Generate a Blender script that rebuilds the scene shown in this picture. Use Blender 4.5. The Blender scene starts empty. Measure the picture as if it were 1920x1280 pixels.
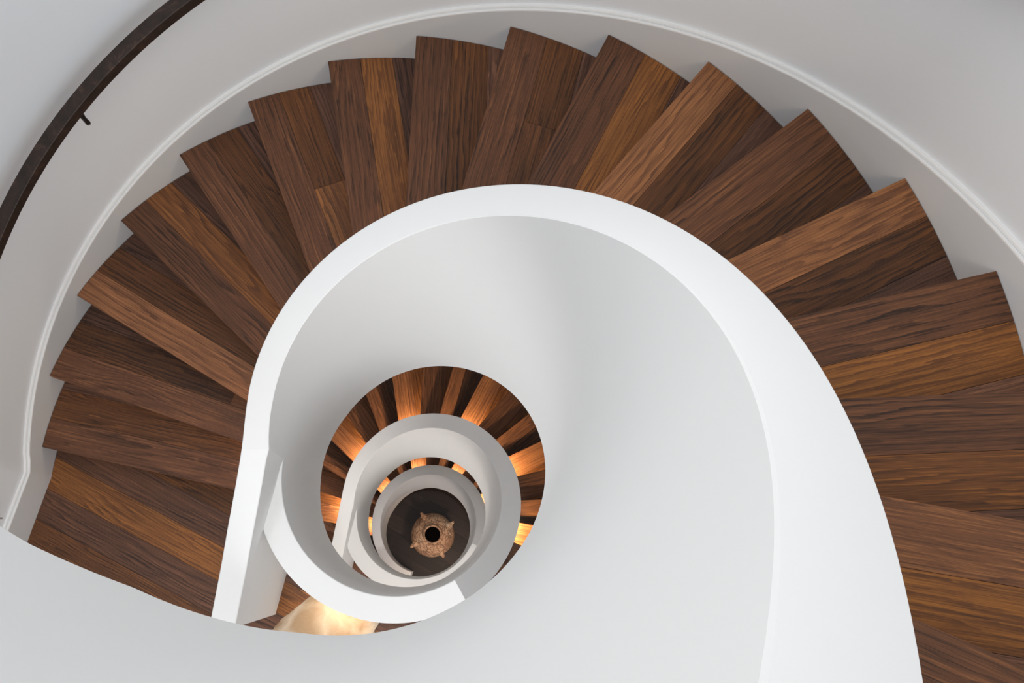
import bpy, math, random
from mathutils import Vector, Matrix
random.seed(7)
scene = bpy.context.scene
C = scene.collection

# ------------------------------------------------------------------ measures
S = 1.8297643            # metres per unit: outer radius of the treads
TH0, DTH, H = 3.05253616, -0.21630599, 0.09564073     # first nosing, step angle, riser (units)
RI, RO = 0.2705743, 0.3247128                         # well face and outer face of the parapet
HC, HL = 0.5418, -0.3524                              # coping and lower edge above the nosing line
F1, F2 = 1.8971778, 1.7288621                         # storey heights (units)
OFF = -0.0143
REV = 2 * math.pi / abs(DTH)
Z1 = -H; Z0 = F1 - H; Z2 = -H - F1; Z3 = -H - F1 - F2  # floor levels

# ------------------------------------------------------------------ camera
cam_d = bpy.data.cameras.new('camera'); cam = bpy.data.objects.new('camera', cam_d); C.objects.link(cam)
R = [[0.9967008016142805, -0.01001078738052253, -0.08054375331130614],
     [-0.010014268281528937, 0.9696136146122971, -0.2444363982496494],
     [0.08054332059355471, 0.24443654083319377, 0.9663144162296587]]
M = Matrix(R).to_4x4()
M.translation = Vector((0.0992546, -0.1946749, 2.4768667)) * S
cam.matrix_world = M
cam_d.sensor_width = 36.0
cam_d.lens = 1626.92436 / 1920.0 * 36.0
cam_d.clip_start = 0.02
scene.camera = cam

# ------------------------------------------------------------------ light and exposure
scene.view_settings.view_transform = 'Standard'
scene.view_settings.look = 'None'
scene.view_settings.gamma = 1.0
scene.view_settings.use_curve_mapping = False
scene.view_settings.exposure = -0.04
w = bpy.data.worlds.new('world'); scene.world = w; w.use_nodes = True
bg = w.node_tree.nodes['Background']
bg.inputs[0].default_value = (0.985, 0.992, 1.0, 1.0)
bg.inputs[1].default_value = 1.0

def area(name, loc, target, size, power, color, size_y=None):
    d = bpy.data.lights.new(name, 'AREA'); d.energy = power; d.color = color
    d.shape = 'RECTANGLE' if size_y else 'SQUARE'; d.size = size
    if size_y: d.size_y = size_y
    o = bpy.data.objects.new(name, d); C.objects.link(o); o.location = loc
    o.rotation_euler = (Vector(target) - Vector(loc)).to_track_quat('-Z', 'Y').to_euler()
    return o
area('skylight_glow', (-2.3 * S, 1.1 * S, 3.5 * S), (0.25 * S, -0.1 * S, 1.5 * S), 2.6, 66, (1.0, 0.998, 0.99))
area('wall_fill', (-1.7 * S, -1.7 * S, 3.3 * S), (0.9 * S, 0.6 * S, 1.4 * S), 2.2, 90, (0.99, 0.995, 1.0))  # unseen fill, added to brighten the wall on the right
well_d = bpy.data.lights.new('well_fill', 'SPOT'); well_d.energy = 480; well_d.color = (0.97, 0.985, 1.0)  # added narrow beam, brightens the lower rings and spares the upper coping
well_d.spot_size = math.radians(12.5); well_d.spot_blend = 0.35; well_d.shadow_soft_size = 0.16
well_o = bpy.data.objects.new('well_fill', well_d); C.objects.link(well_o); well_o.location = (0.02 * S, -0.02 * S, 4.6 * S)
area('landing_fill_upper', (-0.3 * S, -1.35 * S, (Z0 - 0.35) * S), (0, -0.3 * S, Z1 * S), 1.0, 13, (1.0, 0.97, 0.93))  # soft fill added under the top slab, no fixture, lifts the first landing
area('landing_fill_middle', (-0.2 * S, -1.3 * S, (Z1 - 0.35) * S), (0, -0.2 * S, Z2 * S), 1.0, 34, (1.0, 0.90, 0.80))  # the same kind of added fill for the second landing
area('hall_fill', (0.3 * S, -1.2 * S, (Z2 - 0.3) * S), (0, -0.1 * S, Z3 * S), 1.0, 14, (1.0, 0.62, 0.42))  # warm fill put in to brighten the ground floor and lowest faces
pot_spot = bpy.data.lights.new('pot_fill', 'SPOT'); pot_spot.energy = 170; pot_spot.color = (1.0, 0.76, 0.55)  # unseen spot added to brighten the pot
pot_spot.spot_size = math.radians(30); pot_spot.spot_blend = 0.5; pot_spot.shadow_soft_size = 0.25
o = bpy.data.objects.new('pot_fill', pot_spot); C.objects.link(o); o.location = (0.42 * S, -0.62 * S, (Z2 - 0.2) * S)
o.rotation_euler = (Vector((0.04 * S, -0.02 * S, Z3 * S + 0.3)) - o.location).to_track_quat('-Z', 'Y').to_euler()

# ------------------------------------------------------------------ materials
class NT:
    def __init__(s, name):
        s.m = bpy.data.materials.new(name); s.m.use_nodes = True
        s.t = s.m.node_tree; s.b = s.t.nodes['Principled BSDF']
    def n(s, kind, **kw):
        x = s.t.nodes.new(kind)
        for k, v in kw.items(): setattr(x, k, v)
        return x
    def l(s, a, b): s.t.links.new(a, b)
    def math(s, op, a, b=None, c=None):
        x = s.n('ShaderNodeMath', operation=op)
        for i, v in enumerate((a, b, c)):
            if v is None: continue
            if isinstance(v, (int, float)): x.inputs[i].default_value = v
            else: s.l(v, x.inputs[i])
        return x.outputs[0]
    def noise(s, vec, scale, detail=4, rough=0.5, dist=0.0):
        x = s.n('ShaderNodeTexNoise'); x.inputs['Scale'].default_value = scale
        x.inputs['Detail'].default_value = detail; x.inputs['Roughness'].default_value = rough
        x.inputs['Distortion'].default_value = dist
        if vec is not None: s.l(vec, x.inputs['Vector'])
        return x.outputs[0]
    def ramp(s, fac, stops):
        x = s.n('ShaderNodeValToRGB'); e = x.color_ramp.elements
        while len(e) < len(stops): e.new(0.5)
        for i, (p, c) in enumerate(stops): e[i].position = p; e[i].color = (*c, 1)
        s.l(fac, x.inputs[0]); return x.outputs[0]
    def mix(s, fac, a, b, mode='MIX'):
        x = s.n('ShaderNodeMix', data_type='RGBA', blend_type=mode)
        for i, v in ((0, fac), (6, a), (7, b)):
            if isinstance(v, (int, float)): x.inputs[i].default_value = v
            elif isinstance(v, tuple): x.inputs[i].default_value = (*v, 1)
            else: s.l(v, x.inputs[i])
        return x.outputs[2]
    def bump(s, hgt, strength, dist=0.001):
        x = s.n('ShaderNodeBump'); x.inputs['Strength'].default_value = strength
        x.inputs['Distance'].default_value = dist; s.l(hgt, x.inputs['Height'])
        s.l(x.outputs[0], s.b.inputs['Normal'])
def lin(r, g, b):
    f = lambda c: (c / 255 / 12.92) if c / 255 <= 0.04045 else ((c / 255 + 0.055) / 1.055) ** 2.4
    return (f(r), f(g), f(b))

def plaster(name, col, rough=0.75, var=0.02):
    t = NT(name)
    tc = t.n('ShaderNodeTexCoord')
    n1 = t.noise(tc.outputs['Object'], 1.7, 3, 0.5)
    c2 = tuple(max(0, c - var) for c in col)
    t.l(t.mix(n1, c2, tuple(min(1, c + var * 0.5) for c in col)), t.b.inputs['Base Color'])
    t.b.inputs['Roughness'].default_value = rough
    t.bump(t.noise(tc.outputs['Object'], 60, 5, 0.6), 0.12, 0.0015)
    return t.m
M_WHITE = plaster('smooth_white_plaster', (0.85, 0.85, 0.845))
M_WALL = plaster('painted_wall_plaster', (0.86, 0.89, 0.92), 0.8, 0.015)
M_SKIRT = plaster('satin_white_paint', (0.74, 0.75, 0.76), 0.5, 0.01)
M_BEAD = plaster('lit_gloss_paint', (0.93, 0.93, 0.925), 0.35, 0.005)  # skirting paint again, sky light on the beads put into a brighter colour

def wood_mat(name, dark, mid, light, rough=0.42):
    """oiled hardwood boards; uv = metres along and across the board, 'tone' and 'seed' differ from board to board"""
    t = NT(name)
    uv = t.n('ShaderNodeUVMap'); uv.uv_map = 'grain'
    sep = t.n('ShaderNodeSeparateXYZ'); t.l(uv.outputs[0], sep.inputs[0])
    tone = t.n('ShaderNodeAttribute', attribute_name='tone').outputs['Fac']
    seed = t.n('ShaderNodeAttribute', attribute_name='seed').outputs['Fac']
    u, v = sep.outputs[0], sep.outputs[1]
    def vec(us, vs):
        c = t.n('ShaderNodeCombineXYZ'); t.l(t.math('MULTIPLY', u, us), c.inputs[0])
        t.l(t.math('MULTIPLY', v, vs), c.inputs[1]); t.l(t.math('MULTIPLY', seed, 13.7), c.inputs[2])
        return c.outputs[0]
    big = t.noise(vec(0.9, 5.0), 1.0, 2, 0.45, 0.2)
    wig = t.noise(vec(5, 38), 1.0, 3, 0.6)
    straight = t.math('MULTIPLY_ADD', t.math('FRACT', t.math('MULTIPLY', seed, 3.17)), 12.0, 3.0)   # plain to figured boards
    fig = t.math('ADD', t.math('MULTIPLY', big, straight), t.math('MULTIPLY', v, 38.0))
    fig = t.math('ADD', fig, t.math('MULTIPLY', wig, 1.9))
    ring = t.math('POWER', t.math('FRACT', fig), 2.2)
    ring = t.math('MULTIPLY', ring, t.math('SUBTRACT', 1.0, t.math('POWER', t.math('FRACT', fig), 14.0)))
    fib = t.noise(vec(2.6, 170), 1.0, 5, 0.7)
    pore = t.noise(vec(9, 700), 1.0, 3, 0.7)
    blot = t.noise(vec(2.0, 7), 1.0, 2, 0.5)
    k = t.math('ADD', tone, t.math('MULTIPLY', t.math('MULTIPLY_ADD', ring, -0.55, 0.13), t.math('MULTIPLY_ADD', t.noise(vec(3, 11), 1.0, 3, 0.6), 3.4, -1.15)))
    k = t.math('ADD', k, t.math('MULTIPLY_ADD', fib, 1.05, -0.525))
    k = t.math('ADD', k, t.math('MULTIPLY_ADD', blot, 0.35, -0.175))
    k = t.math('ADD', k, t.math('MULTIPLY_ADD', pore, 1.0, -0.50))
    col = t.ramp(k, [(0.0, dark), (0.5, mid), (1.0, light)])
    # some boards lean red, some grey
    hue = t.math('FRACT', t.math('MULTIPLY', seed, 7.31))
    hs = t.n('ShaderNodeHueSaturation'); t.l(col, hs.inputs['Color'])
    t.l(t.math('MULTIPLY_ADD', hue, 0.010, 0.491), hs.inputs['Hue'])
    t.l(t.math('MULTIPLY_ADD', hue, 0.3, 0.85), hs.inputs['Saturation'])
    t.l(hs.outputs[0], t.b.inputs['Base Color'])
    t.l(t.math('MULTIPLY_ADD', fib, 0.25, rough - 0.1), t.b.inputs['Roughness'])
    t.b.inputs['Specular IOR Level'].default_value = 0.3
    t.bump(t.math('ADD', fib, pore), 0.2, 0.0005)
    return t.m
M_WOOD = wood_mat('oiled_dark_hardwood', lin(54, 38, 30), lin(121, 82, 57), lin(190, 132, 86))
M_FLOOR = wood_mat('smoked_oak_boards', lin(20, 15, 14), lin(46, 35, 31), lin(82, 64, 55))

def rail_mat():
    t = NT('blackened_bronze_steel'); tc = t.n('ShaderNodeTexCoord')
    n1 = t.noise(tc.outputs['Object'], 22, 6, 0.7, 0.4)
    t.l(t.ramp(n1, [(0.3, lin(30, 22, 18)), (0.55, lin(52, 38, 31)), (0.75, lin(88, 64, 52))]), t.b.inputs['Base Color'])
    t.b.inputs['Roughness'].default_value = 0.5; t.b.inputs['Metallic'].default_value = 0.25
    t.bump(n1, 0.2, 0.001); return t.m
M_RAIL = rail_mat()
def clay_mat():
    t = NT('cracked_fired_clay'); tc = t.n('ShaderNodeTexCoord')
    vo = t.n('ShaderNodeTexVoronoi', feature='DISTANCE_TO_EDGE'); vo.inputs['Scale'].default_value = 17
    wob = t.n('ShaderNodeMapping'); t.l(tc.outputs['Object'], wob.inputs[0]); wob.inputs['Scale'].default_value = (1, 1, 2.2)
    mx = t.n('ShaderNodeVectorMath', operation='MULTIPLY_ADD'); nz = t.n('ShaderNodeTexNoise'); nz.inputs['Scale'].default_value = 12
    t.l(wob.outputs[0], nz.inputs['Vector']); t.l(nz.outputs[1], mx.inputs[0]); mx.inputs[1].default_value = (0.09,) * 3
    t.l(wob.outputs[0], mx.inputs[2]); t.l(mx.outputs[0], vo.inputs['Vector'])
    crack = t.ramp(vo.outputs['Distance'], [(0.0, (0.15,) * 3), (0.05, (0.4,) * 3), (0.11, (1, 1, 1))])
    base = t.ramp(t.noise(tc.outputs['Object'], 5, 5, 0.6), [(0.3, lin(168, 128, 102)), (0.55, lin(205, 168, 138)), (0.75, lin(198, 176, 154))])
    t.l(t.mix(crack, lin(92, 62, 46), base), t.b.inputs['Base Color'])
    t.b.inputs['Roughness'].default_value = 0.9; t.bump(crack, 0.5, 0.004); return t.m
M_CLAY = clay_mat()
def simple(name, col, rough=0.6, metal=0.0, emit=None, es=0):
    t = NT(name); tc = t.n('ShaderNodeTexCoord')
    t.l(t.mix(t.noise(tc.outputs['Object'], 30, 3), tuple(c * 0.9 for c in col), col), t.b.inputs['Base Color'])
    t.b.inputs['Roughness'].default_value = rough; t.b.inputs['Metallic'].default_value = metal
    if emit: t.b.inputs['Emission Color'].default_value = (*emit, 1); t.b.inputs['Emission Strength'].default_value = es
    return t.m
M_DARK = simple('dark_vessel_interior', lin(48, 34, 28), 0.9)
M_STEEL = simple('brushed_steel', (0.6, 0.6, 0.6), 0.35, 0.8)
WARM = (1.0, 0.70, 0.38)
M_LENS = simple('warm_lamp_lens', (0.9, 0.8, 0.6), 0.4, 0, WARM, 6)
def fur_mat():
    t = NT('cow_hide_fur'); tc = t.n('ShaderNodeTexCoord')
    mp = t.n('ShaderNodeMapping'); mp.inputs['Scale'].default_value = (60, 260, 60); mp.inputs['Rotation'].default_value = (0, 0, 0.9)
    t.l(tc.outputs['Object'], mp.inputs[0])
    f = t.noise(mp.outputs[0], 1, 4, 0.6, 0.5)
    b = t.noise(tc.outputs['Object'], 4.2, 3, 0.5, 0.4)
    base = t.ramp(b, [(0.38, lin(186, 162, 134)), (0.52, lin(222, 208, 190)), (0.7, lin(170, 140, 108))])
    t.l(t.mix(f, t.mix(0.4, base, lin(120, 92, 66)), base), t.b.inputs['Base Color'])
    t.b.inputs['Roughness'].default_value = 0.85; t.bump(f, 0.6, 0.003); return t.m
M_FUR = fur_mat()

# ------------------------------------------------------------------ helpers
def th(k): return TH0 + DTH * k
def kaz(deg):  # k of an azimuth, on the guard side k runs negative towards -60 degrees
    return (math.radians(deg) - TH0) / DTH
def mesh_obj(name, verts, faces, mat, parent=None, smooth=None, sharp=None):
    me = bpy.data.meshes.new(name)
    me.from_pydata([Vector(v) for v in verts], [], faces); me.update()
    if mat: me.materials.append(mat)
    if smooth:
        me.polygons.foreach_set('use_smooth', [True] * len(me.polygons))
        if sharp:
            at = me.attributes.new('sharp_edge', 'BOOLEAN', 'EDGE')
            ss = set(sharp)
            at.data.foreach_set('value', [tuple(sorted(e.vertices)) in ss for e in me.edges])
    o = bpy.data.objects.new(name, me); C.objects.link(o)
    if parent: o.parent = parent
    return o
def sweep(name, rows, mat, parent=None, closed_ends=True, crease=()):
    """rows: list of equal-length closed loops of unit-space points; long edges stay crisp"""
    n = len(rows[0]); V = []; F = []; sh = []
    for r in rows: V += [(p[0] * S, p[1] * S, p[2] * S) for p in r]
    for i in range(len(rows) - 1):
        for j in range(n):
            a, b = i * n + j, i * n + (j + 1) % n
            F.append((a, b, b + n, a + n)); sh.append(tuple(sorted((a, a + n))))
    if closed_ends:
        F.append(tuple(range(n - 1, -1, -1))); F.append(tuple((len(rows) - 1) * n + j for j in range(n)))
        for i in (0, len(rows) - 1):
            for j in range(n): sh.append(tuple(sorted((i * n + j, i * n + (j + 1) % n))))
    for i in crease:
        for j in range(n): sh.append(tuple(sorted((i * n + j, i * n + (j + 1) % n))))
    o = mesh_obj(name, V, F, mat, parent, True, sh)
    import bmesh
    bm = bmesh.new(); bm.from_mesh(o.data); bmesh.ops.recalc_face_normals(bm, faces=bm.faces); bm.to_mesh(o.data); bm.free()
    return o
def tag(o, label, cat=None, group=None, kind=None):
    if label: o['label'] = label
    if cat: o['category'] = cat
    if group: o['group'] = group
    if kind: o['kind'] = kind
    return o
def empty(name, loc, label, cat, group=None):
    o = bpy.data.objects.new(name, None); C.objects.link(o); o.location = loc; o.empty_display_size = 0.1
    return tag(o, label, cat, group)
def reparent(root):
    for c in root.children: c.matrix_parent_inverse = Matrix.Translation(root.location).inverted()
def interp(x, pts):
    if x <= pts[0][0]: return pts[0][1]
    for (a, fa), (b, fb) in zip(pts, pts[1:]):
        if x <= b:
            t = (x - a) / (b - a); return fa + (fb - fa) * t
    return pts[-1][1]

# line of the straight end of each parapet (its face towards the well)
PA = Vector((-0.2699, 0.0416)); PD = Vector((-0.2205, -0.9754)).normalized(); PN = Vector((PD.y, -PD.x))
if PN.x > 0: PN = -PN
def plane_r(t):
    """distance from the axis to that line along azimuth t"""
    d = Vector((math.cos(t), math.sin(t))); den = d.x * PD.y - d.y * PD.x
    if abs(den) < 1e-6: return 99
    r = (PA.x * PD.y - PA.y * PD.x) / den
    return r if r > 0 else 99

# ------------------------------------------------------------------ parapets
def cap_z(k):                       # coping of a flight above its own zero
    return k * H + HC
def loop(pi, po, zt, zb, t=0.02, chamf=0.0016):
    d = (po - pi).normalized() * chamf
    return ([(pi.x, pi.y, zb), (pi.x, pi.y, zt - t), (po.x, po.y, zt - t), (po.x, po.y, zb)],
            [(pi.x, pi.y, zt - t), (pi.x, pi.y, zt - chamf), ((pi + d).x, (pi + d).y, zt), ((po - d).x, (po - d).y, zt),
             (po.x, po.y, zt - chamf), (po.x, po.y, zt - t)])
def polar(r, t): return Vector((r * math.cos(t), r * math.sin(t)))

def spiral_parapet(z, ktop, guard, low_guard, label, has_guard=True, straight=True, ro_guard=0.3285, tail=None):
    """z: level offset of the flight; guard: list (k_rev, z) of the coping round the landing above; flight from ktop down"""
    base = empty('stair_parapet', (polar(RI, th(0)).x * S, polar(RI, th(0)).y * S, (z - H) * S), label, 'parapet')
    crease = []
    ser = []                       # (inner point, outer point, coping height, lower edge)
    if has_guard:
        k0, k1 = 0.29, ktop - REV
        n = 60
        for i in range(n):
            k = k0 + (k1 - k0) * i / n; t = th(k)
            ro = max(min(ro_guard, plane_r(t) + 0.001), RI + 0.0012)
            ser.append((polar(RI, t), polar(ro, t), interp(-k, guard), interp(-k, low_guard)))
        crease = [n]
    n = int(ktop * 6); j0 = len(ser)
    for i in range(n + 1):
        k = ktop + (0.30 - ktop) * i / n; t = th(k)
        zt = cap_z(k) + z + interp(k, [(0.3, 0.014), (1.6, 0.0)])
        zl = interp(k, [(0.3, -0.250), (1.2, -0.188), (2.4, -0.105), (3.7, 3.7 * H - 0.364), (6, 6 * H - 0.356), (14, 14 * H + HL + 0.01), (17, 17 * H - 0.335), (19.2, 19.2 * H - 0.385)]) + z
        rb = RO + (max(0.0, (k - ktop + 0.8) / 0.8) * (ro_guard - RO) if has_guard else 0)
        ser.append((polar(RI, t), polar(rb, t), zt, zl))
    j1 = len(ser); crease = list(crease) + [j1 - 1]
    if straight:
        for s in [0.02 + 0.365 * i / 14 for i in range(15)]:
            zt = interp(s, [(0, 0.584), (0.035, 0.557), (0.08, 0.534), (0.15, 0.507), (0.26, 0.452), (0.385, 0.40)]) + z
            pi = PA + PD * s; po = pi + PN * (RO - RI + 0.002)
            ser.append((pi, po, zt, z - H - 0.001))
    if tail:
        for i in range(1, 31):
            k = 0.3 + (tail - 0.3) * i / 30; t = th(k)
            zt = interp(-k, [(-0.3, 0.584), (2.0, 0.40), (7, 0.36)]) + z
            ser.append((polar(RI, t), polar(RO - (0.0 if i < 22 else 0.012 * (i - 22) / 8), t), zt, z - H - 0.001))
    # fair the coping where the curve runs out into the straight end
    for it in range(14):
        new = list(ser)
        for i in range(max(j0 + 2, j1 - 9), min(len(ser) - 1, j1 + 6)):
            a, b, c = ser[i - 1], ser[i], ser[i + 1]
            new[i] = (b[0], (a[1] + b[1] * 2 + c[1]) / 4, (a[2] + 2 * b[2] + c[2]) / 4, b[3])
        ser = new
    lo = [loop(*q) for q in ser]
    sweep('panel', [q[0] for q in lo], M_WHITE, base, crease=crease); sweep('coping', [q[1] for q in lo], M_WHITE, base, crease=crease)
    reparent(base)
    return base

LOWG = [(-0.3, -0.250), (0.5, -0.285), (1.5, -0.30), (9, -0.30), (10.2, -0.36)]
GUARD = [(-0.3, 0.405), (1, 0.395), (6.0, 0.41), (10.1, 0.462)]
# top floor guard with flight A below it
LOW0 = [(19.0 - REV, -0.395), (0, 0)]
def low0(k):   # lower edge round the top landing and the flight that climbs on from it (k counted upwards)
    return interp(k, [(18.8, 1.425), (19.9, 1.465), (21.0, 1.487), (22.2, 1.50), (23.4, 1.59), (24.42, 1.672), (25.3, 1.795), (27, 1.96), (29, 2.15)])
spiral_parapet(0.0, 18.9, None, None, 'broad white curved parapet bordering the uppermost dark wood flight, nearest and largest white band', has_guard=False)
spiral_parapet(-F1, 19.0, [(a, b + 0.0) for a, b in GUARD], LOWG,
               'middle white parapet ring, starting at a pointed spike and circling the amber lit treads')
spiral_parapet(-F1 - F2, 16.2, [(-0.3, 0.405 - F1), (1, 0.395 - F1), (6, 0.395 - F1), (12.8, 0.365 - F1)], [(-0.3, -0.25 - F1), (1.5, -0.30 - F1), (10, -0.31 - F1), (12.8, -0.50 - F1)],
               'smallest and deepest white parapet ring, its lower end curling down onto the dark floor', straight=False, tail=-6.3, ro_guard=0.335)
# fix-up: guards of the lower landings are given in absolute heights above

# top landing guard and the parapet of the flight climbing past the viewer
base = empty('stair_parapet', (polar(RI, th(20)).x * S, polar(RI, th(20)).y * S, Z0 * S),
             'huge plain white parapet face sweeping across the bottom edge, nearest to the viewer', 'parapet')
rb_, rc_ = [], []
for i in range(0, 61):
    k = 18.9 + (26.4 - 18.9) * i / 60; t = th(k)
    zt = max(2.345, (k - 3) * H + HC + 0.02)
    a, b = loop(polar(RI, t), polar(RO, t), zt, low0(k)); rb_.append(a); rc_.append(b)
sweep('panel', rb_, M_WHITE, base); sweep('coping', rc_, M_WHITE, base); reparent(base)

# ------------------------------------------------------------------ treads
def clip(poly, n, d, keep_less=True):
    out = []
    for i in range(len(poly)):
        a, b = poly[i], poly[(i + 1) % len(poly)]
        da, db = a.dot(n) - d, b.dot(n) - d
        if not keep_less: da, db = -da, -db
        if da <= 0: out.append(a)
        if (da < 0 < db) or (db < 0 < da): out.append(a + (b - a) * (da / (da - db)))
    return out
def planks_obj(name, pieces, z, thick, mat, parent, ax):
    """pieces: (polygon 2d, tone, seed) in units; uv along direction ax"""
    V, F, T, SD, UV = [], [], [], [], []
    pu = Vector((-ax.y, ax.x))
    for poly, tone, seed in pieces:
        if len(poly) < 3: continue
        n = len(poly); b0 = len(V)
        for p in poly: V.append((p.x * S, p.y * S, z * S))
        for p in poly: V.append((p.x * S, p.y * S, (z - thick) * S))
        fs = [tuple(b0 + i for i in range(n)), tuple(b0 + n + i for i in reversed(range(n)))]
        fs += [(b0 + i, b0 + n + i, b0 + n + (i + 1) % n, b0 + (i + 1) % n) for i in range(n)]
        for f in fs:
            F.append(f); T.append(tone); SD.append(seed)
    me = bpy.data.meshes.new(name); me.from_pydata(V, [], F); me.update(); me.materials.append(mat)
    a = me.attributes.new('tone', 'FLOAT', 'FACE'); a.data.foreach_set('value', T)
    a = me.attributes.new('seed', 'FLOAT', 'FACE'); a.data.foreach_set('value', SD)
    uv = me.uv_layers.new(name='grain')
    for lp in me.loops:
        v = me.vertices[lp.vertex_index].co; q = Vector((v.x, v.y))
        uv.data[lp.index].uv = (q.dot(ax), q.dot(pu) + v.z * 0.7)
    import bmesh
    bm = bmesh.new(); bm.from_mesh(me); bmesh.ops.recalc_face_normals(bm, faces=bm.faces); bm.to_mesh(me); bm.free()
    o = bpy.data.objects.new(name, me); C.objects.link(o); o.parent = parent
    return o

NOSE = {0: (0.145, 0.1009), 1: (0.995, 0.0263), 2: (2.0, 0.027), 3: (3.01, 0.0273), 4: (4.02, 0.0131), 5: (5.0, 0.0264), 6: (6.0, 0.0191), 7: (7.0, 0.0045), 8: (8.0, 0.0148), 9: (9.0, 0.0097),
        10: (10.0, 0.018), 11: (11.0, 0.0098), 12: (12.0, 0.0104), 13: (12.99, 0.0076), 14: (13.97, -0.009), 15: (14.96, -0.010), 16: (15.99, 0.0088), 17: (17, 0.01), 18: (18, 0.01)}
def tread_poly(k, r0, r1, k_back):
    OFF = -NOSE[k][1]; k = NOSE[k][0]
    t = th(k); c = Vector((math.cos(t), math.sin(t))); nn = Vector((-math.sin(t), math.cos(t)))
    front_in = c * r0 + nn * ((r0 - 1) * OFF)
    front_out = c * r1
    arc = [polar(r1, th(k + (k_back - k) * i / 10)) for i in range(1, 11)]
    arc_in = [polar(r0, th(k_back + (k - k_back) * i / 4)) for i in range(0, 4)]
    return [front_in, front_out] + arc + arc_in, front_in, front_out

G = 0.0003
def make_tread(k, z, tones, w, butt, parent, seed, third, r1=0.9985):
    poly, fi, fo = tread_poly(k, 0.3240, r1, k + 1.12)
    ax = (fo - fi).normalized(); n = Vector((-ax.y, ax.x))
    if n.dot(polar(1, th(k + 1)) - fo) < 0: n = -n     # n points to the back of the tread
    d0 = fi.dot(n)
    front = clip(poly, n, d0 + w - G, True)
    back = clip(poly, n, d0 + w + G, False)
    back2 = clip(back, n, d0 + 2 * w + G, False)
    back = clip(back, n, d0 + 2 * w - G, True)
    pcs = [(front, tones[0], seed)]
    if butt:
        pcs.append((clip(back, ax, butt + G, False), tones[1], seed + .31)); pcs.append((clip(back, ax, butt - G, True), tones[2], seed + .57))
    else: pcs.append((back, tones[1], seed + .31))
    pcs.append((back2, third, seed + .77))
    o = planks_obj('tread', pcs, z, 0.021, M_WOOD, parent, ax)
    return o
def make_riser(k, z, h, parent, seed):
    # board under the nosing, set back a little
    ko, of = NOSE[k]; t = th(ko + 0.10)
    a, b = polar(0.325, t) + Vector((-math.sin(t), math.cos(t))) * (0.675 * of), polar(0.9985, t); ax = (b - a).normalized(); n = Vector((-ax.y, ax.x)) * 0.010
    if n.dot(polar(1, th(k + 1)) - b) < 0: n = -n
    return planks_obj('riser', [([a, b, b + n, a + n], 0.25, seed)], z - 0.0215, h - 0.0215, M_WOOD, parent, ax)

TONES = {0: ((0.38, 0.36), 0.082, 0, 0.32),
         1: ((0.42, 0.18, 0.45), 0.083, 0.52, 0.22),
         2: ((0.62, 0.25), 0.083, 0, 0.22),
         3: ((0.27, 0.55, 0.3), 0.081, 0.5, 0.18),
         4: ((0.38, 0.27), 0.08, 0, 0.22),
         5: ((0.4, 0.34, 0.56), 0.078, 0.72, 0.3),
         6: ((0.34, 0.6), 0.077, 0, 0.2),
         7: ((0.27, 0.32), 0.085, 0, 0.34),
         8: ((0.34, 0.31, 0.34), 0.087, 0.78, 0.28),
         9: ((0.27, 0.62), 0.089, 0, 0.38),
         10: ((0.66, 0.3), 0.074, 0, 0.32),
         11: ((0.42, 0.2), 0.088, 0, 0.18),
         12: ((0.62, 0.22), 0.076, 0, 0.24),
         13: ((0.3, 0.6), 0.083, 0, 0.5),
         14: ((0.26, 0.44), 0.08, 0, 0.42),
         15: ((0.5, 0.56), 0.081, 0, 0.45),
         16: ((0.33, 0.5), 0.082, 0, 0.4),
         17: ((0.5, 0.3), 0.082, 0, 0.3),
         18: ((0.35, 0.5), 0.082, 0, 0.4)}
def flight(z, n, label, tones=None, zend=None):
    root = empty('staircase', (polar(0.66, th(0)).x * S, polar(0.66, th(0)).y * S, (z - H) * S), label, 'staircase')
    for k in range(n):
        rnd = random.random()
        if tones: tt, w, bt, t3 = tones[k]
        else:
            tt, w, bt, t3 = (((.62, .55), .082, 0, .45), ((.40, .28), .082, 0, .30), ((.45, .08), .055, 0, .05))[k % 3]  # lamplit treads painted lighter, shade below their nosings painted as dark boards
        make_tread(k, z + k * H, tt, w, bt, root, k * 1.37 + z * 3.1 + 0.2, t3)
        make_riser(k, z + k * H, H, root, k * 0.77 + 5)
    # plastered underside following the flight
    rows = []
    m = n * 4
    for i in range(m + 1):
        k = 1.0 + (n - 0.1 - 1.0) * i / m; t = th(k)
        zt = k * H - 0.125 + z; zb = k * H - 0.175 + z
        a, b = polar(RO + 0.0003, t), polar(0.9995, t)
        rows.append([(a.x, a.y, zb), (b.x, b.y, zb), (b.x, b.y, zt), (a.x, a.y, zt)])
    sweep('soffit', rows, M_WHITE, root)
    reparent(root)
    return root
flight(0.0, 19, 'uppermost flight of dark hardwood winding treads fanning around the white parapet, daylit', TONES)
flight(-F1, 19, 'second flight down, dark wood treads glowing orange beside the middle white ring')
flight(-F1 - F2, 17, 'lowest flight, thin crescent of amber lit dark treads around the smallest white ring')

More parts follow.
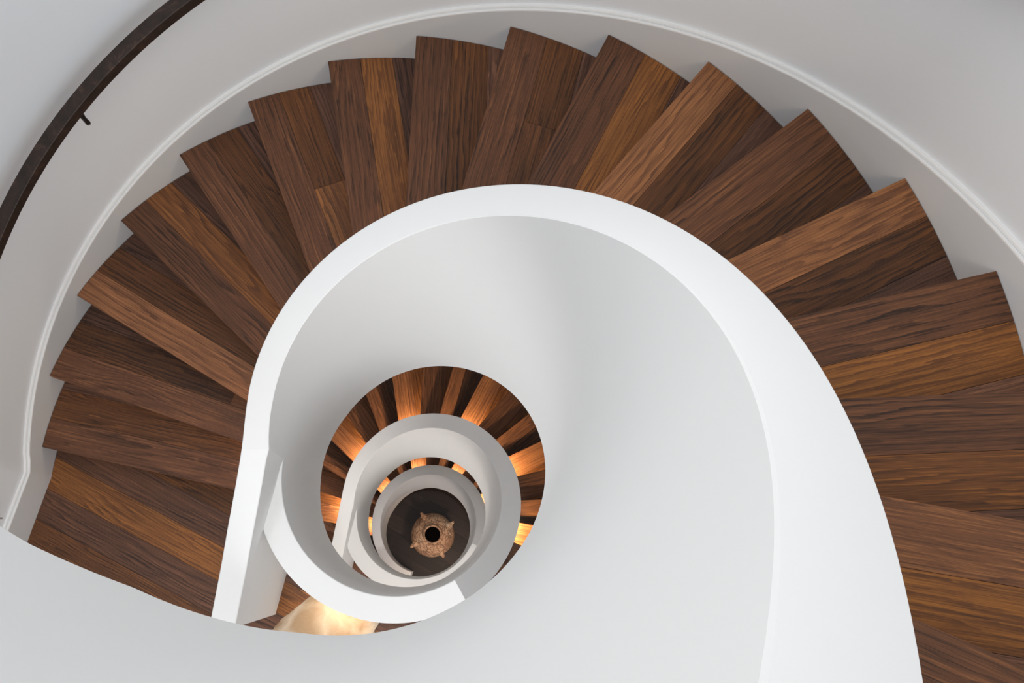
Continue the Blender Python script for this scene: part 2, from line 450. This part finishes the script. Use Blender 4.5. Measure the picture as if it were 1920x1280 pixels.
# ------------------------------------------------------------------ floors
def arc_pts(r, k0, k1, n): return [polar(r, th(k0 + (k1 - k0) * i / n)) for i in range(n + 1)]
WK = Vector((-0.999, 0.048)); WD = Vector((-0.235, -0.972)).normalized()   # wall leaves the circle here
def landing_polygon(khead):
    k1 = khead - REV
    inner = arc_pts(RO, 0.95, k1, 40)
    out = [polar(0.9985, th(k1)), polar(1.35, th(k1)), Vector((1.5, -2.1)), Vector((-1.7, -2.1)), WK + WD * 2.2, WK + WD * 0.0]
    out[4] = WK + WD * 2.2
    out = [polar(0.9985, th(k1)), polar(1.35, th(k1)), Vector((1.3, -2.09)), WK + WD * 2.2, WK]
    rim = [polar(0.9985, th(k)) for k in (0.0, 0.3, 0.6, 0.95)]
    return inner + out + rim
def floor_boards(name, poly, z, thick, mat, ax, bw, tones, parent=None, off=0.0):
    n = Vector((-ax.y, ax.x)); ds = [p.dot(n) for p in poly]; pcs = []; d = math.floor(min(ds) / bw) * bw + off - bw; i = 0
    while d < max(ds):
        q = clip(clip(poly, n, d + G, False), n, d + bw - G, True)
        if len(q) > 2: pcs.append((q, tones(i), i * 1.713 + off))
        d += bw; i += 1
    return planks_obj(name, pcs, z, thick, mat, parent, ax)
# board direction read on the landing: falling to the lower right of the picture
AXL = Vector((0.885, -0.466)).normalized()
LT = [.57, .30, .32, .38, .26, .36, .30, .34, .28]
from mathutils.geometry import tessellate_polygon
def concave_floor(name, poly, z, thick, mat, ax, bw, tones, off=0.0):
    """clip boards triangle by triangle so that a concave outline is cut properly"""
    tris = tessellate_polygon([[Vector((p.x, p.y, 0)) for p in poly]])
    n = Vector((-ax.y, ax.x)); ds = [p.dot(n) for p in poly]; pcs = []
    i = math.floor((min(ds) - off) / bw)
    while off + i * bw < max(ds):
        d = off + i * bw
        for tr in tris:
            q = [poly[j] for j in tr]
            q = clip(clip(q, n, d + G, False), n, d + bw - G, True)
            if len(q) > 2: pcs.append((q, tones(i), (i + 50) * 1.713 + 0.1))
        i += 1
    o = planks_obj(name, pcs, z, thick, mat, None, ax)
    return tag(o, None, None, None, 'structure')
f1 = concave_floor('floor', landing_polygon(19.0), Z1, 0.012, M_WOOD, AXL, 0.084, lambda i: LT[i % len(LT)], -0.455)
f2 = concave_floor('floor', landing_polygon(17.1), Z2, 0.012, M_WOOD, AXL, 0.084, lambda i: LT[(i * 3) % len(LT)], 0.0)
def slab(name, poly, zt, zb, mat=M_WHITE):
    n = len(poly); V = [(p.x * S, p.y * S, zt * S) for p in poly] + [(p.x * S, p.y * S, zb * S) for p in poly]
    tris = tessellate_polygon([[Vector((p.x, p.y, 0)) for p in poly]])
    F = [tuple(t) for t in tris] + [tuple(n + j for j in reversed(t)) for t in tris] + [(i, (i + 1) % n, n + (i + 1) % n, n + i) for i in range(n)]
    o = mesh_obj(name, V, F, mat)
    import bmesh
    bm = bmesh.new(); bm.from_mesh(o.data); bmesh.ops.recalc_face_normals(bm, faces=bm.faces); bm.to_mesh(o.data); bm.free()
    return tag(o, None, None, None, 'structure')
slab('ceiling', landing_polygon(19.0), Z1 - 0.0125, Z1 - 0.17)
slab('ceiling', landing_polygon(17.1), Z2 - 0.0125, Z2 - 0.17)
# top landing, a short sector before the stair climbs on
p0 = arc_pts(RO + 0.0002, 18.95, 22.4, 16) + [polar(1.5, th(22.4)), polar(1.5, th(21)), polar(1.5, th(20)), polar(1.5, th(18.95))]
floor0 = concave_floor('floor', p0, Z0, 0.012, M_WOOD, AXL, 0.084, lambda i: LT[(i * 2) % len(LT)], 0.05)
slab('ceiling', p0, Z0 - 0.0125, Z0 - 0.17)
# ground floor
pg = [polar(2.3, 2 * math.pi * i / 48) for i in range(48)]
concave_floor('floor', pg, Z3, 0.02, M_FLOOR, Vector((0.86, -0.5)).normalized(), 0.10, lambda i: (.35, .5, .42, .3, .55)[i % 5])

slab('floor', [polar(2.35, 2 * math.pi * i / 48) for i in range(48)], Z3 - 0.0202, Z3 - 0.10, M_DARK)
# ------------------------------------------------------------------ walls
def wall_path():
    pts = [polar(1.0, math.radians(-62 + i * (177.3 + 62) / 120)) for i in range(121)]
    nrm = [p.normalized() for p in pts]
    nw = Vector((WD.y, -WD.x))
    if nw.x > 0: nw = -nw
    pts += [WK + WD * 0.01 + WD * (2.2 * i / 10) for i in range(11)]; nrm += [nw] * 11
    return pts, nrm
wp, wn = wall_path()
# drywall cylinder round the stair
V = []; rows = []
for p, n in zip(wp, wn):
    a = p + n * 0.0145; b = p + n * 0.09
    rows.append([(a.x, a.y, Z3), (b.x, b.y, Z3), (b.x, b.y, 2.35), (a.x, a.y, 2.35)])
wall = sweep('wall_outer', rows, M_WALL); tag(wall, None, None, None, 'structure')
# stepped skirting of the first flight: plain face, two fine beads on top
rows = []
for i in range(0, 261):
    k = 19.0 + (-0.2 - 19.0) * i / 260; t = th(k)
    zt = max(k * H + 0.058, 0.037) if k > 0 else interp(k, [(-0.2, 0.036), (0, 0.052)])
    rows.append((polar(1, t), polar(1, t).normalized(), zt, k * H - 0.16 if k > 0.6 else Z1 - 0.01))
nw = wn[-1]
for i in range(1, 30): rows.append((WK + WD * (2.15 * i / 29), nw, 0.036, Z1 - 0.01))
prof = [(0.0, None), (0.0, -0.004), (0.0142, -0.004), (0.0142, None)]
bead = [(0.0, -0.004), (0.0, -0.001), (0.0008, 0.0005), (0.0050, 0.0005), (0.0058, -0.003), (0.0082, -0.003), (0.0086, 0.004), (0.0094, 0.0055), (0.0144, 0.0055), (0.0144, -0.004)]
def skirt_rows(rows, prof, dz=0):
    out = []
    for p, n, zt, zb in rows:
        lp = []
        for d, z in prof:
            q = p + n * d; lp.append((q.x, q.y, (zb if z is None else zt + z) + dz))
        out.append(lp)
    return out
sk = sweep('baseboard_outer', skirt_rows(rows, prof), M_SKIRT); tag(sk, None, None, None, 'structure')
bd = sweep('trim_1', skirt_rows(rows, bead, 0.0001), M_BEAD); tag(bd, None, None, None, 'structure')
# ends of the beads are lost behind the parapet

# ------------------------------------------------------------------ handrail
hr = empty('handrail', (polar(0.96, th(4)).x * S, polar(0.96, th(4)).y * S, (4 * H + 0.49) * S),
           'dark bronze square handrail curving along the white wall, upper left', 'handrail')
rows = []
for i in range(0, 181):
    k = -0.6 + (17.5 + 0.6) * i / 180; t = th(k); zt = k * H + 0.503; zb = zt - 0.027
    a, b = 0.9445, 0.9745; c = 0.0015
    rows.append([(*polar(a, t), zb + c), (*polar(a, t), zt - c), (*polar(a + c, t), zt), (*polar(b - c, t), zt), (*polar(b, t), zt - c), (*polar(b, t), zb + c), (*polar(b - c, t), zb), (*polar(a + c, t), zb)])
sweep('rail', rows, M_RAIL, hr)
def tube(pts, r, mat, name, parent, seg=10, caps=True):
    P = [Vector(p) for p in pts]; V = []; F = []
    up = Vector((0, 0, 1))
    for i, p in enumerate(P):
        d = (P[min(i + 1, len(P) - 1)] - P[max(i - 1, 0)]).normalized()
        a = d.cross(up); a = a.normalized() if a.length > 1e-3 else Vector((1, 0, 0)); b = d.cross(a).normalized()
        rr = r[i] if isinstance(r, (list, tuple)) else r
        for j in range(seg):
            q = 2 * math.pi * j / seg; V.append(p + (a * math.cos(q) + b * math.sin(q)) * rr)
    for i in range(len(P) - 1):
        for j in range(seg): F.append((i * seg + j, i * seg + (j + 1) % seg, (i + 1) * seg + (j + 1) % seg, (i + 1) * seg + j))
    F.append(tuple(reversed(range(seg)))); F.append(tuple((len(P) - 1) * seg + j for j in range(seg)))
    return mesh_obj(name, V, F, mat, parent, True)
for kb in (3.42, 7.6, 15.6):
    t = th(kb); zc = kb * H + 0.476; e = polar(1, t)
    P = [(0.957, zc), (0.957, zc - 0.020), (0.953, zc - 0.040), (0.958, zc - 0.052), (0.985, zc - 0.056), (1.0145, zc - 0.056)]
    tube([(e.x * r * S, e.y * r * S, z * S) for r, z in P], 0.009, M_RAIL, 'bracket', hr)
    bk = hr.children[-1]; wp0 = Vector((e.x * 1.0085 * S, e.y * 1.0085 * S, (zc - 0.056) * S)); ev = Vector((e.x, e.y, 0))
    tube([wp0, wp0 + ev * 0.009], 0.026, M_RAIL, 'wall_plate', bk, 20)
reparent(hr)

# small steel loop fixed to the landing wall
wl = Vector((-1.028, -0.078)); lp = empty('wall_loop', (wl.x * S, wl.y * S, 0.15 * S), 'tiny pale metal loop on the landing wall at the far left edge', 'wall hook')
c0 = Vector(((wl.x + 0.012) * S, wl.y * S, 0.135 * S))
tube([c0 + Vector((0.010 * math.cos(a), 0.0, 0.016 * math.sin(a))) for a in [i * math.pi / 8 for i in range(17)]], 0.004, M_STEEL, 'ring', lp, 8)
tube([c0 + Vector((-0.05, 0, 0)), c0 + Vector((-0.009, 0, 0))], 0.006, M_STEEL, 'stem', lp, 8)
reparent(lp)

# ------------------------------------------------------------------ step lights
def step_light(pos, nrm, label, power, group, tilt=-0.5, size=0.01, cone=150):
    root = empty('step_light', pos, label, 'light', group)
    p = Vector(pos); n = Vector(nrm); s = n.cross(Vector((0, 0, 1))).normalized(); u = Vector((0, 0, 1))
    def box(name, w, hh, d0, d1, mat):
        V = []
        for d in (d0, d1):
            for a, b in ((-w, -hh), (w, -hh), (w, hh), (-w, hh)): V.append(p + s * a + u * b + n * d)
        mesh_obj(name, V, [(0, 1, 2, 3), (7, 6, 5, 4), (0, 4, 5, 1), (1, 5, 6, 2), (2, 6, 7, 3), (3, 7, 4, 0)], mat, root)
    box('bezel', 0.032, 0.018, 0.0, 0.004, M_STEEL); box('lens', 0.026, 0.012, 0.0041, 0.006, M_LENS)
    reparent(root)
    d = bpy.data.lights.new('step_lamp', 'SPOT'); d.energy = power; d.color = WARM; d.spot_size = math.radians(cone); d.spot_blend = 0.6; d.shadow_soft_size = size
    o = bpy.data.objects.new('step_lamp', d); C.objects.link(o); o.location = p + n * 0.02
    o.rotation_euler = (n + Vector((0, 0, tilt))).to_track_quat('-Z', 'Y').to_euler()
def flight_lights(z, ks, label, power, group):
    for kk in ks:
        k = kk + 0.36; t = th(k); q = polar(RO + 0.0005, t)
        step_light((q.x * S, q.y * S, (z + kk * H + 0.06) * S), (math.cos(t), math.sin(t), 0), label, power, group)
flight_lights(0.0, (0, 3, 6, 9, 12, 15), 'small recessed lamp low in the outer side of the uppermost parapet', 2.5, 'step lights of the upper flight')
flight_lights(-F1, (0, 3, 6, 9, 12, 15), 'small recessed amber lamp low in the outer side of the middle parapet', 9, 'step lights of the middle flight')
flight_lights(-F1 - F2, (0, 3, 6, 9, 12, 15), 'small recessed amber lamp low in the outer side of the lowest parapet', 8, 'step lights of the lowest flight')
for deg, zz, lb in ((-117, Z1, 'small amber lamp in the guard above the hide rug'), (-117, Z2, 'small amber lamp in the guard of the lower landing')):
    t = math.radians(deg); q = polar(0.330 if zz == Z1 else 0.3365, t)
    step_light((q.x * S, q.y * S, (zz + 0.10) * S), (math.cos(t), math.sin(t), 0), lb, 3.2 if zz == Z1 else 5, None, -1.3, cone=115)

# ------------------------------------------------------------------ hide rug on the first landing
rx = [(-0.225, -0.262), (-0.262, -0.287), (-0.300, -0.318), (-0.335, -0.345), (-0.365, -0.378), (-0.41, -0.44), (-0.43, -0.55), (-0.40, -0.70), (-0.46, -0.86),
      (-0.30, -0.84), (-0.16, -0.92), (-0.03, -0.82), (-0.02, -0.66), (-0.055, -0.52), (-0.075, -0.43), (-0.08, -0.37), (-0.06, -0.345), (-0.12, -0.345), (-0.18, -0.31)]
def smooth_closed(pts, n):
    out = []
    N = len(pts)
    for i in range(N):
        p0, p1, p2, p3 = (Vector(pts[(i + j - 1) % N]) for j in range(4))
        for q in range(n):
            t = q / n
            out.append(0.5 * ((2 * p1) + (p2 - p0) * t + (2 * p0 - 5 * p1 + 4 * p2 - p3) * t * t + (3 * p1 - p0 - 3 * p2 + p3) * t ** 3))
    return out
rp = smooth_closed(rx, 6)
cen = Vector((-0.22, -0.60)); NR = len(rp); V = []; F = []
rings = (1.0, 0.97, 0.8, 0.5, 0.2)
for ri, f in enumerate(rings):
    for j, p in enumerate(rp):
        q = cen + (p - cen) * (f + (random.uniform(-0.006, 0.004) if ri == 0 else 0))
        zz = Z1 * S + (0.0008 if ri == 0 else 0.006 + 0.0015 * math.sin(q.x * 37) * math.cos(q.y * 29))
        V.append((q.x * S, q.y * S, zz))
V.append((cen.x * S, cen.y * S, Z1 * S + 0.006))
for ri in range(len(rings) - 1):
    for j in range(NR): F.append((ri * NR + j, ri * NR + (j + 1) % NR, (ri + 1) * NR + (j + 1) % NR, (ri + 1) * NR + j))
for j in range(NR): F.append(((len(rings) - 1) * NR + j, (len(rings) - 1) * NR + (j + 1) % NR, len(V) - 1))
rug = mesh_obj('hide_rug', V, F, M_FUR, None, True)
tag(rug, 'pale animal hide rug on the landing floor, lit gold, below the first white parapet', 'rug')

# ------------------------------------------------------------------ clay vessel on the ground floor
vc = Vector((0.050, -0.022)); vz = Z3 * S
pot = empty('clay_pot', (vc.x * S, vc.y * S, vz), 'round cracked clay pot with four lugs on the dark floor below', 'pot')
prof_o = [(0.0, 0.0), (0.13, 0.0), (0.19, 0.05), (0.245, 0.14), (0.262, 0.22), (0.252, 0.30), (0.215, 0.37), (0.165, 0.415), (0.125, 0.44), (0.104, 0.455), (0.100, 0.475), (0.108, 0.488), (0.104, 0.494), (0.094, 0.490), (0.089, 0.470)]
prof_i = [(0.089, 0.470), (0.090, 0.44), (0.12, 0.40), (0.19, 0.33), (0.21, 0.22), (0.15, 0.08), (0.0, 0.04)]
def lathe(name, pr, mat, parent, seg=56, wob=0.0):
    V = []; F = []
    for i, (r, z) in enumerate(pr):
        for j in range(seg):
            a = 2 * math.pi * j / seg; rr = r * (1 + wob * math.sin(3 * a + z * 9) + wob * 0.7 * math.sin(7 * a + 1 + z * 20))
            rr *= 1.03
            V.append((vc.x * S + rr * math.cos(a), vc.y * S + rr * math.sin(a), vz + z + 0.001))
    for i in range(len(pr) - 1):
        for j in range(seg): F.append((i * seg + j, i * seg + (j + 1) % seg, (i + 1) * seg + (j + 1) % seg, (i + 1) * seg + j))
    return mesh_obj(name, V, F, mat, parent, True)
lathe('body', prof_o[:10], M_CLAY, pot, wob=0.010)
lathe('rim', prof_o[9:], M_CLAY, pot, wob=0.004)
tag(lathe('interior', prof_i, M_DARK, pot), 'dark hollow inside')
for a in (117, 29, -64, -153):
    a = math.radians(a); e = Vector((math.cos(a), math.sin(a), 0)); sd = Vector((-e.y, e.x, 0)); c = Vector((vc.x * S, vc.y * S, vz))
    P = [c + e * 0.205 + Vector((0, 0, 0.33)), c + e * 0.245 + Vector((0, 0, 0.335)), c + e * 0.278 + Vector((0, 0, 0.335)) + sd * 0.006, c + e * 0.298 + Vector((0, 0, 0.345)) + sd * 0.010, c + e * 0.306 + Vector((0, 0, 0.349)) + sd * 0.011]
    tube(P, [0.058, 0.040, 0.022, 0.017, 0.008], M_CLAY, 'lug', pot, 12)
reparent(pot)
